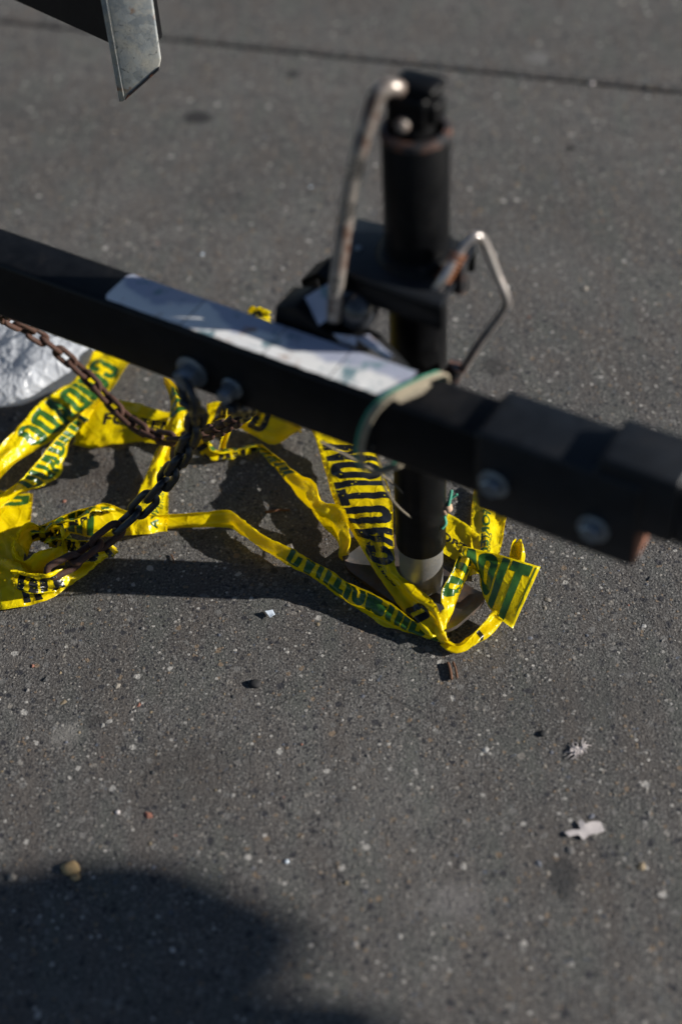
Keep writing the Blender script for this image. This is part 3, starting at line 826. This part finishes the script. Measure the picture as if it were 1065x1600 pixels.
tape('torn flag of tape with big green reversed letters beside the jack foot', [
    ((800, 982, .010), (844, 886, .060)), ((778, 966, .014), (814, 877, .066)), ((760, 945, .022), (786, 869, .068)), ((750, 918, .034), (757, 862, .066)), ((743, 890, .048), (724, 855, .068)), ((728, 882, .056), (716, 858, .062))],
    [word(CA, -.018, v=.5, h=.071, sq=.64, t='UTION')], seed=4, crumple=.0008)
tape('narrow strand with dark print looping from the flag down to the knot', [
    ((742, 880, .054), (722, 860, .064)), ((732, 906, .040), (711, 888, .058)), ((723, 924, .030), (696, 926, .048)), ((714, 944, .022), (701, 953, .036)), ((706, 965, .016), (692, 966, .030)), ((700, 990, .010), (686, 985, .022)), ((706, 1008, .006), (692, 1004, .012))],
    [word(CU, .004, v=.45, h=.085, sq=.5, t='TD')], seed=5)
tape('tight strand wrapped around the near corner of the foot plate', [
    ((692, 1004, .004), (700, 997, .014)), ((714, 1017, .003), (716, 1003, .016)), ((737, 1009, .003), (737, 985, .018)), ((762, 992, .003), (761, 958, .022)), ((778, 972, .005), (770, 950, .024))],
    [word(CA, .045, v=.4, h=.06, sq=.5, t='I')], seed=6)
tape('upright strand with small reversed print emerging from under the sleeve', [
    ((806, 775, .012), (742, 752, .012)), ((791, 808, .010), (737, 790, .014)), ((786, 838, .012), (736, 825, .018)), ((780, 868, .018), (736, 860, .024)), ((774, 900, .012), (736, 895, .02))],
    brand(.038, .5, .017), seed=7)
tape('slanting strand with small black print behind the jack leg', [
    ((640, 838, .008), (652, 772, .010)), ((692, 867, .008), (702, 806, .010)), ((722, 884, .008), (740, 832, .012)), ((742, 900, .006), (764, 858, .010))],
    brand(.036, .36, .015), seed=8)
tape('small crumpled torn stub standing behind the green lettered flag', [
    ((797, 886, .05), (820, 892, .045)), ((797, 866, .058), (822, 869, .054)), ((801, 846, .066), (821, 850, .062)), ((806, 839, .066), (817, 841, .064))], seed=9, crumple=.003)
# left cluster
tape('wide strand with green reversed letters beside the white bag', [
    ((212, 545, .03), (158, 528, .03)), ((178, 600, .026), (126, 579, .034)), ((146, 636, .024), (99, 602, .040)), ((118, 660, .026), (68, 622, .046)), ((90, 681, .030), (41, 651, .050)), ((56, 702, .034), (16, 678, .052)), ((25, 722, .036), (-10, 705, .052)), ((-10, 760, .03), (-40, 735, .05))],
    [word(CU, .036, v=.52, h=.060, sq=.88)], seed=10, sag=.003)
tape('thin folded strand with green letters beneath the wide reversed strand', [
    ((147, 644, .020), (145, 638, .026)), ((125, 674, .018), (122, 661, .034)), ((107, 703, .016), (91, 691, .040)), ((95, 741, .012), (62, 722, .042)), ((68, 763, .012), (37, 749, .044)), ((28, 777, .014), (12, 773, .040)), ((0, 796, .014), (-16, 796, .036))],
    [word(CU, .02, v=.62, h=.08, sq=.5)], seed=11)
tape('flat strand with small black print lying under the rusty chain', [
    ((114, 697, .004), (140, 634, .012)), ((153, 701, .004), (172, 626, .016)), ((186, 695, .006), (212, 631, .018)), ((220, 692, .006), (240, 641, .020)), ((250, 696, .006), (268, 647, .018)), ((278, 700, .004), (298, 656, .012))],
    brand(.032, .5, .019), seed=12, sag=.003)
tape('broad yellow strand with a dark letter at the picture edge', [
    ((52, 768, .012), (-44, 752, .03)), ((50, 800, .010), (-46, 796, .03)), ((44, 838, .010), (-42, 840, .03)), ((37, 872, .012), (-34, 880, .03)), ((30, 905, .012), (-26, 922, .024))],
    [word(CA, .006, v=.36, h=.046, sq=.9, t='D')], seed=13, sag=.004)
tape('bottom wrap of the crumpled tape bundle below the chain end', [
    ((-25, 958, .004), (-20, 872, .030)), ((22, 951, .004), (14, 874, .036)), ((52, 945, .004), (38, 882, .034)), ((78, 933, .004), (62, 898, .030)), ((106, 913, .004), (92, 892, .026)), ((140, 887, .004), (127, 870, .022)), ((168, 866, .004), (154, 850, .018))],
    [word(CU, .045, v=.12, h=.05, sq=.8, t='U')], seed=14, crumple=.003)
rc = at(66, 862, .03)
ring0, ring1 = [], []
for k in range(11):
    a = R(150 - 33 * k)
    r1, r2 = .034, .030
    ring0.append(Vector((rc.x + r1 * math.cos(a) * .92, rc.y + r2 * math.sin(a) * .95, .012 + .010 * math.sin(k * 1.3))))
    ring1.append(Vector((rc.x + r1 * math.cos(a) * 1.12, rc.y + r2 * math.sin(a) * 1.1, .052 + .008 * math.sin(k * 2.1))))
tape('open rolled loop of tape in the crumpled bundle', list(zip(ring0, ring1)), [word(CA, .03, v=.45, h=.06, sq=.5, t='AUTI')], seed=15, crumple=.0028)
tape('creased black printed fold inside the crumpled bundle', [
    ((88, 842, .03), (70, 832, .05)), ((112, 852, .03), (100, 828, .056)), ((132, 868, .02), (128, 836, .05)), ((148, 872, .016), (152, 842, .04)), ((170, 858, .01), (172, 836, .03))],
    [word(CA, .004, v=.5, h=.07, sq=.5)], seed=22, crumple=.0045)
tape('short folded piece lying on the bottom wrap of the bundle', [
    ((30, 915, .03), (22, 885, .05)), ((58, 925, .026), (56, 893, .045)), ((82, 918, .022), (86, 886, .045)), ((100, 900, .02), (106, 874, .04))],
    [word(CU, .006, v=.35, h=.07, sq=.6, t='DO')], seed=23, crumple=.005)
tape('dark printed twist rising along the top of the bundle', [
    ((46, 838, .03), (44, 828, .055)), ((78, 826, .034), (80, 812, .06)), ((112, 812, .034), (116, 798, .062)), ((146, 800, .03), (150, 786, .058)), ((178, 800, .02), (182, 788, .045))],
    [word(CU, .002, v=.4, h=.10, sq=.55)], seed=24, crumple=.003)
tape('strand folded down across the ground from beneath the tongue bolts', [
    ((262, 586, .05), (254, 590, .05)), ((286, 610, .05), (266, 622, .05)), ((303, 630, .05), (262, 655, .045)), ((296, 662, .040), (258, 676, .035)), ((268, 697, .024), (246, 701, .030)), ((266, 740, .016), (230, 740, .028)), ((264, 776, .014), (214, 776, .026)), ((263, 812, .020), (204, 812, .030)), ((262, 832, .010), (206, 836, .020))],
    [word(CU, .024, v=.5, h=.075, sq=.6, t='AD')] + brand(.155, .30, .016), seed=16)
tape('curled strand with a black letter lying under the tongue', [
    ((372, 668, .012), (398, 632, .03)), ((400, 684, .010), (422, 634, .03)), ((428, 696, .010), (447, 640, .03)), ((456, 679, .012), (467, 652, .026)), ((470, 673, .014), (474, 666, .02))],
    [dict(t='D', u=.012, v=.50, h=.055, sq=.9)], seed=17, sag=.006)
tape('crumpled rope of tape between the chain and the twisted strand', [
    ((308, 680, .010), (322, 662, .04)), ((318, 702, .006), (330, 682, .03)), ((337, 714, .004), (342, 699, .02)), ((372, 706, .004), (373, 694, .016)), ((402, 701, .006), (402, 690, .016))],
    [word(CA, .02, v=.4, h=.09, sq=.4, t='CAUT')], seed=18, crumple=.0035)
tape('green printed fold of tape just below the smaller tongue bolt', [
    ((312, 668, .03), (326, 632, .05)), ((334, 660, .03), (346, 624, .055)), ((356, 652, .03), (368, 622, .05)), ((374, 650, .02), (384, 626, .04))],
    [word(CU, .012, v=.45, h=.07, sq=.7, t='A')], seed=19)
tape('narrow upright strand under the chain near the tongue bolts', [
    ((350, 700, .006), (338, 702, .008)), ((358, 680, .02), (348, 676, .024)), ((366, 650, .036), (352, 648, .04)), ((370, 630, .04), (358, 626, .044))], seed=20)
tape('small curl of tape peeking over the far edge of the tongue', [
    ((386, 498, .06), (390, 474, .10)), ((398, 500, .06), (401, 472, .105)), ((410, 504, .06), (410, 476, .10)), ((418, 520, .03), (414, 500, .06))],
    [word(CA, .008, v=.3, h=.05, sq=.6, t='C')], seed=21, crumple=.003)

# ------------------------------------------------------------------ white plastic bag
def bag():
    c = at(18, 556, 0); nx, ny = 200, 90
    def rdg(p): return 1 - abs(noise.noise(p)) * 2.2
    def height(x, y):
        r = math.hypot(x, y)
        p = Vector((x, y, .4)); w_ = p + Vector((noise.noise(p * 1.7), noise.noise(p * 1.7 + Vector((4, 4, 4))), 0)) * .3
        big = .5 + .5 * noise.noise(w_ * 1.5 + Vector((2, 7, 1)))
        k = .034 * big + .012
        for fq, am in ((1.6, .010), (3.7, .0030)):
            d = noise.voronoi(Vector((w_.x * fq, w_.y * fq * 1.15, 3.0 + fq)))[0]
            k += am * (1.0 - min(1.2, 1.3 * (d[1] - d[0])))
        return max(0, 1 - r ** 3) ** .5 * k
    v, f = [], []
    for i in range(ny + 1):
        rr = i / ny
        for j in range(nx):
            a = 2 * math.pi * j / nx
            k = 1 + .14 * noise.noise(Vector((math.cos(a) * 1.5, math.sin(a) * 1.5, 7))) + .05 * noise.noise(Vector((math.cos(a) * 5, math.sin(a) * 5, 1)))
            x, y = rr * math.cos(a), rr * math.sin(a)
            v.append((c.x + x * .125 * k, c.y + y * .105 * k, .0018 + max(0, height(x, y))))
    for i in range(ny):
        for j in range(nx):
            f.append((i * nx + j, i * nx + (j + 1) % nx, (i + 1) * nx + (j + 1) % nx, (i + 1) * nx + j))
    pyd('plastic_bag', v, f, M['bag'], None, True, label='crumpled translucent white plastic bag on the ground behind the tongue', cat='plastic bag')
bag()

# ------------------------------------------------------------------ twine around the tongue
def strand(name, pts, rad, mat, parent, n=10):
    return from_bm(name, tube(catmull(pts, n), rad, 8), mat, parent, True)
tw = empty('twine', B(.05, .11, .35), label='cream and green twine looped around the tongue and tied to the jack', cat='twine')
def wrap(ds, e):
    return [B(.066 + ds, .083 - e, .40), B(.067 + ds, .0825 - e, .430), B(.060 + ds, .094, .4345 + e), B(.050 + ds, .114, .4355 + e), B(.040 + ds, .134, .4350 + e), B(.030 + ds, .147 + e, .424), B(.021 + ds, .152 + e, .398), B(.015 + ds, .150 + e, .366), B(.016 + ds, .142 + e, .336), B(.030 + ds, .118, .326 - e), B(.050 + ds, .090, .336)]
strand('cream_strand', wrap(.004, .0005), .0017, M['twine_cream'], tw)
strand('cream_strand', wrap(.0078, .0010), .0014, M['twine_cream'], tw)
strand('green_strand', wrap(.000, .0006), .0013, M['twine_green'], tw)
pyd('paper_tag', [B(.050, .110, .4365), B(.040, .134, .4365), B(.056, .137, .4345), B(.068, .118, .4350), B(.070, .104, .4350), B(.062, .100, .4365)], [(0, 1, 2, 3, 4, 5)], M['twine_cream'], tw)
strand('hanging_strand', [B(.027, .1405, .37), at(592, 720, .31), at(600, 760, .24), at(622, 792, .18), at(650, 812, .145), at(682, 815, .13)], .0014, M['twine_brown'], tw)
strand('hanging_strand', [at(500, 690, .30), at(560, 722, .26), at(610, 752, .21), at(650, 790, .16), at(690, 812, .135)], .0014, M['twine_brown'], tw)
strand('green_strand', [at(672, 806, .14), at(668, 790, .15), at(678, 782, .15), at(684, 796, .14), at(694, 806, .135), at(700, 790, .15), at(705, 766, .165)], .0019, M['twine_green'], tw)
strand('green_strand', [at(694, 808, .135), at(699, 785, .15), at(714, 772, .16)], .0014, M['twine_green'], tw)
strand('green_strand', [at(694, 808, .135), at(696, 818, .13), at(690, 826, .125)], .0018, M['twine_green'], tw)
kb = bmesh.new()
for x, y, z, r in ((686, 800, .142, .0045), (700, 794, .146, .005), (650, 810, .146, .0045), (694, 798, .143, .005), (680, 804, .142, .004)):
    g = bmesh.ops.create_icosphere(kb, subdivisions=2, radius=r, matrix=Matrix.Translation(at(x, y, z)))
for v_ in kb.verts: v_.co += Vector((1, 1, 1)) * .0016 * noise.noise(v_.co * 400)
from_bm('knot', kb, plain('pinkish_knot', (.50, .33, .22), .85, 300), tw, True)

# ------------------------------------------------------------------ litter
def stick(p, q, r, label):
    a, b = at(*p), at(*q); mid = (a + b) / 2 + Vector((.0006, .0008, .0004))
    from_bm('twig', tube(catmull([a, mid, b], 6), [r * .7] + [r] * 11 + [r * .5], 7), M['twig'], None, True, label=label, cat='twig')
stick((414, 800, .003), (453, 797, .003), .0018, 'brown twig lying in the shade between the tape strands')
stick((699, 1035, .003), (705, 1062, .003), .0019, 'thicker of two short twigs just below the knot')
stick((707, 1034, .003), (714, 1060, .003), .0014, 'thinner of two short twigs just below the knot')
stick((267, 866, .002), (272, 880, .002), .0010, 'tiny red brown twig beside the long folded strand')
def scrap(name, outline, z, mat, label, cat, th=.0006, curl=.0):
    pts = [at(x, y, z + curl * random.uniform(0, 1)) for x, y in outline]
    bm = bmesh.new(); vs = [bm.verts.new(q) for q in pts]; f = bm.faces.new(vs)
    bmesh.ops.triangulate(bm, faces=[f])
    bmesh.ops.subdivide_edges(bm, edges=list(bm.edges), cuts=2, use_grid_fill=True)
    for v in bm.verts: v.co.z += curl * .7 * noise.noise(v.co * 120)
    r = bmesh.ops.extrude_face_region(bm, geom=list(bm.faces))
    for v in r['geom']:
        if isinstance(v, bmesh.types.BMVert): v.co.z -= th
    from_bm(name, bm, mat, None, False, label=label, cat=cat)
scrap('paper_scrap', [(881, 1300), (893, 1296), (906, 1296), (902, 1284), (908, 1280), (914, 1287), (925, 1283), (938, 1284), (944, 1298), (933, 1302), (920, 1304), (911, 1312), (903, 1304), (888, 1307)], .0025, M['paper'], 'torn pale pink paper scrap alone on the pavement', 'paper scrap', curl=.0007)
scrap('plastic_chip', [(414, 955), (426, 953), (430, 960), (422, 964)], .003, M['glass'], 'small pale blue chip at the edge of the shadow', 'chip', curl=.003)
scrap('paper_scrap', [(448, 852), (456, 850), (459, 858), (452, 862)], .012, M['paper'], 'tiny white scrap on the long folded strand', 'paper scrap', curl=.003)
# pale splash of fluff: thin rays
fb = bmesh.new()
c_ = at(903, 1172, .0015)
for k in range(46):
    a = random.uniform(0, 6.28); L2 = random.uniform(.003, .015); c2 = c_ + Vector((random.uniform(-.006, .006), random.uniform(-.004, .004), 0)); b2 = a + random.uniform(-.9, .9)
    m2_ = c2 + Vector((math.cos(a), math.sin(a), 0)) * L2 * .5 + Vector((0, 0, random.uniform(0, .0015)))
    tube([c2, m2_, m2_ + Vector((math.cos(b2), math.sin(b2), 0)) * L2 * .5], [.0005, .0005, .0002], 5, bm=fb)
from_bm('feather_tuft', fb, M['paper'], None, True, label='small white tuft of fluff splayed on the pavement', cat='fluff')
def pebble(x, y, r, mat, label):
    bm = bmesh.new(); bmesh.ops.create_icosphere(bm, subdivisions=2, radius=1)
    q = at(x, y, r * .25)
    for v in bm.verts:
        k = 1 + .3 * noise.noise(v.co * 1.4 + Vector((x, y, 0)))
        v.co = Vector((v.co.x * r * k * 1.15, v.co.y * r * k * .95, v.co.z * r * .55 * k)) + q
    from_bm('pebble', bm, mat, None, True, label=label, cat='pebble', group='single pebbles on the pavement')
pebble(110, 1357, .0085, M['stone'], 'ochre pebble just above the large soft shadow')
pebble(118, 1370, .0045, M['stone'], 'smaller ochre pebble touching the larger one')
pebble(398, 1068, .0065, plain('dark_stone', (.012, .012, .013), .8), 'black pebble on the sunlit pavement below the folded strand')
for x, y, r, lb in ((316, 397, .0025, 'white pebble beyond the tongue above the labels'), (485, 292, .0022, 'white pebble on the pavement close to the crank'), (448, 1346, .0022, 'white pebble by the edge of the soft shadow'), (184, 1269, .0026, 'cream pebble below the pale stain'), (848, 1146, .0045, 'dark pebble beside the pale tuft'), (924, 130, .004, 'pale pebble in the pavement joint')):
    pebble(x, y, r, M['glass'] if 'white' in lb else (M['paper'] if 'dark' not in lb else plain('dark_stone', (.02, .02, .02), .8)), lb)

# ------------------------------------------------------------------ unseen mass on legs, added only to shade the lower left corner
def shadow_caster():
    root = empty('unseen_caster', (2.75, -.5, 0), label='unseen lumpy mass on legs, added outside the frame sunward to shade the corner', cat='shade_caster')
    SH = Vector((.989, -.146, .4142)) * 1.0 + Vector((-.055, .010, 0))      # set back along the sun's ray
    bm = bmesh.new()
    bmesh.ops.create_cube(bm, size=1.0)
    bmesh.ops.subdivide_edges(bm, edges=list(bm.edges), cuts=40, use_grid_fill=True)
    x0, x1, y0, y1, z0, z1 = 1.55, 2.30, -1.25, .325, .93, 1.34
    for v in bm.verts:
        q = v.co * 2
        q = q / (abs(q.x) ** 6 + abs(q.y) ** 6 + abs(q.z) ** 9) ** (1 / 6.4)
        q = Vector([max(-1, min(1, t)) for t in q])
        v.co = Vector(((x0 + x1) / 2 + q.x * (x1 - x0) / 2, (y0 + y1) / 2 + q.y * (y1 - y0) / 2, (z0 + z1) / 2 + q.z * (z1 - z0) / 2))
        v.co += Vector((noise.noise(v.co * 3.4), noise.noise(v.co * 4.4 + Vector((9, 0, 0))), noise.noise(v.co * 3.4 + Vector((0, 9, 0))) * .5)) * .085 + Vector((noise.noise(v.co * 11), noise.noise(v.co * 11 + Vector((5, 0, 0))), 0)) * .028
    for v in bm.verts:
        k = max(0, min(1, (v.co.z - 1.06) / .06)); k = k * k * (3 - 2 * k)
        if v.co.y > -.4: v.co.y -= .085 * k * (v.co.y + .4) / .76
    for v in bm.verts: v.co += SH
    from_bm('caster_mass', bm, M['caster_skin'], root, True)
    for nm_, c, r in (('shadow_lump', (2.27, .275, 1.035), (.120, .095, .060)), ('shadow_lump', (2.16, .20, 1.03), (.14, .13, .07)), ('shadow_bump', (2.325, .200, .975), (.030, .034, .034))):  # added lumps that shape the outline of the cast shadow
        bm = bmesh.new(); bmesh.ops.create_icosphere(bm, subdivisions=4, radius=1)
        for v in bm.verts:
            k = 1 + .16 * noise.noise(v.co * 1.6 + Vector(c) * 9) + .07 * noise.noise(v.co * 4.5)
            v.co = Vector((v.co.x * r[0] * k + c[0], v.co.y * r[1] * k + c[1], v.co.z * r[2] * k + c[2])) + SH
        from_bm(nm_, bm, M['caster_skin'], root, True)
    bm = bmesh.new()
    hull_box(bm, [Vector(q) + SH for q in ((1.6, -1.1, .90), (2.2, -1.1, .90), (2.2, .12, .90), (1.6, .12, .90), (1.6, -1.1, .93), (2.2, -1.1, .93), (2.2, .12, .93), (1.6, .12, .93))])
    from_bm('caster_shelf', bm, M['black'], root)
    for x in (1.65, 2.15):
        for y in (-1.05, .05):
            t_ = Vector((x, y, .9)) + SH
            from_bm('leg', tube([Vector((t_.x, t_.y, 0)), t_], .018, 10), M['black'], root, True)
shadow_caster()
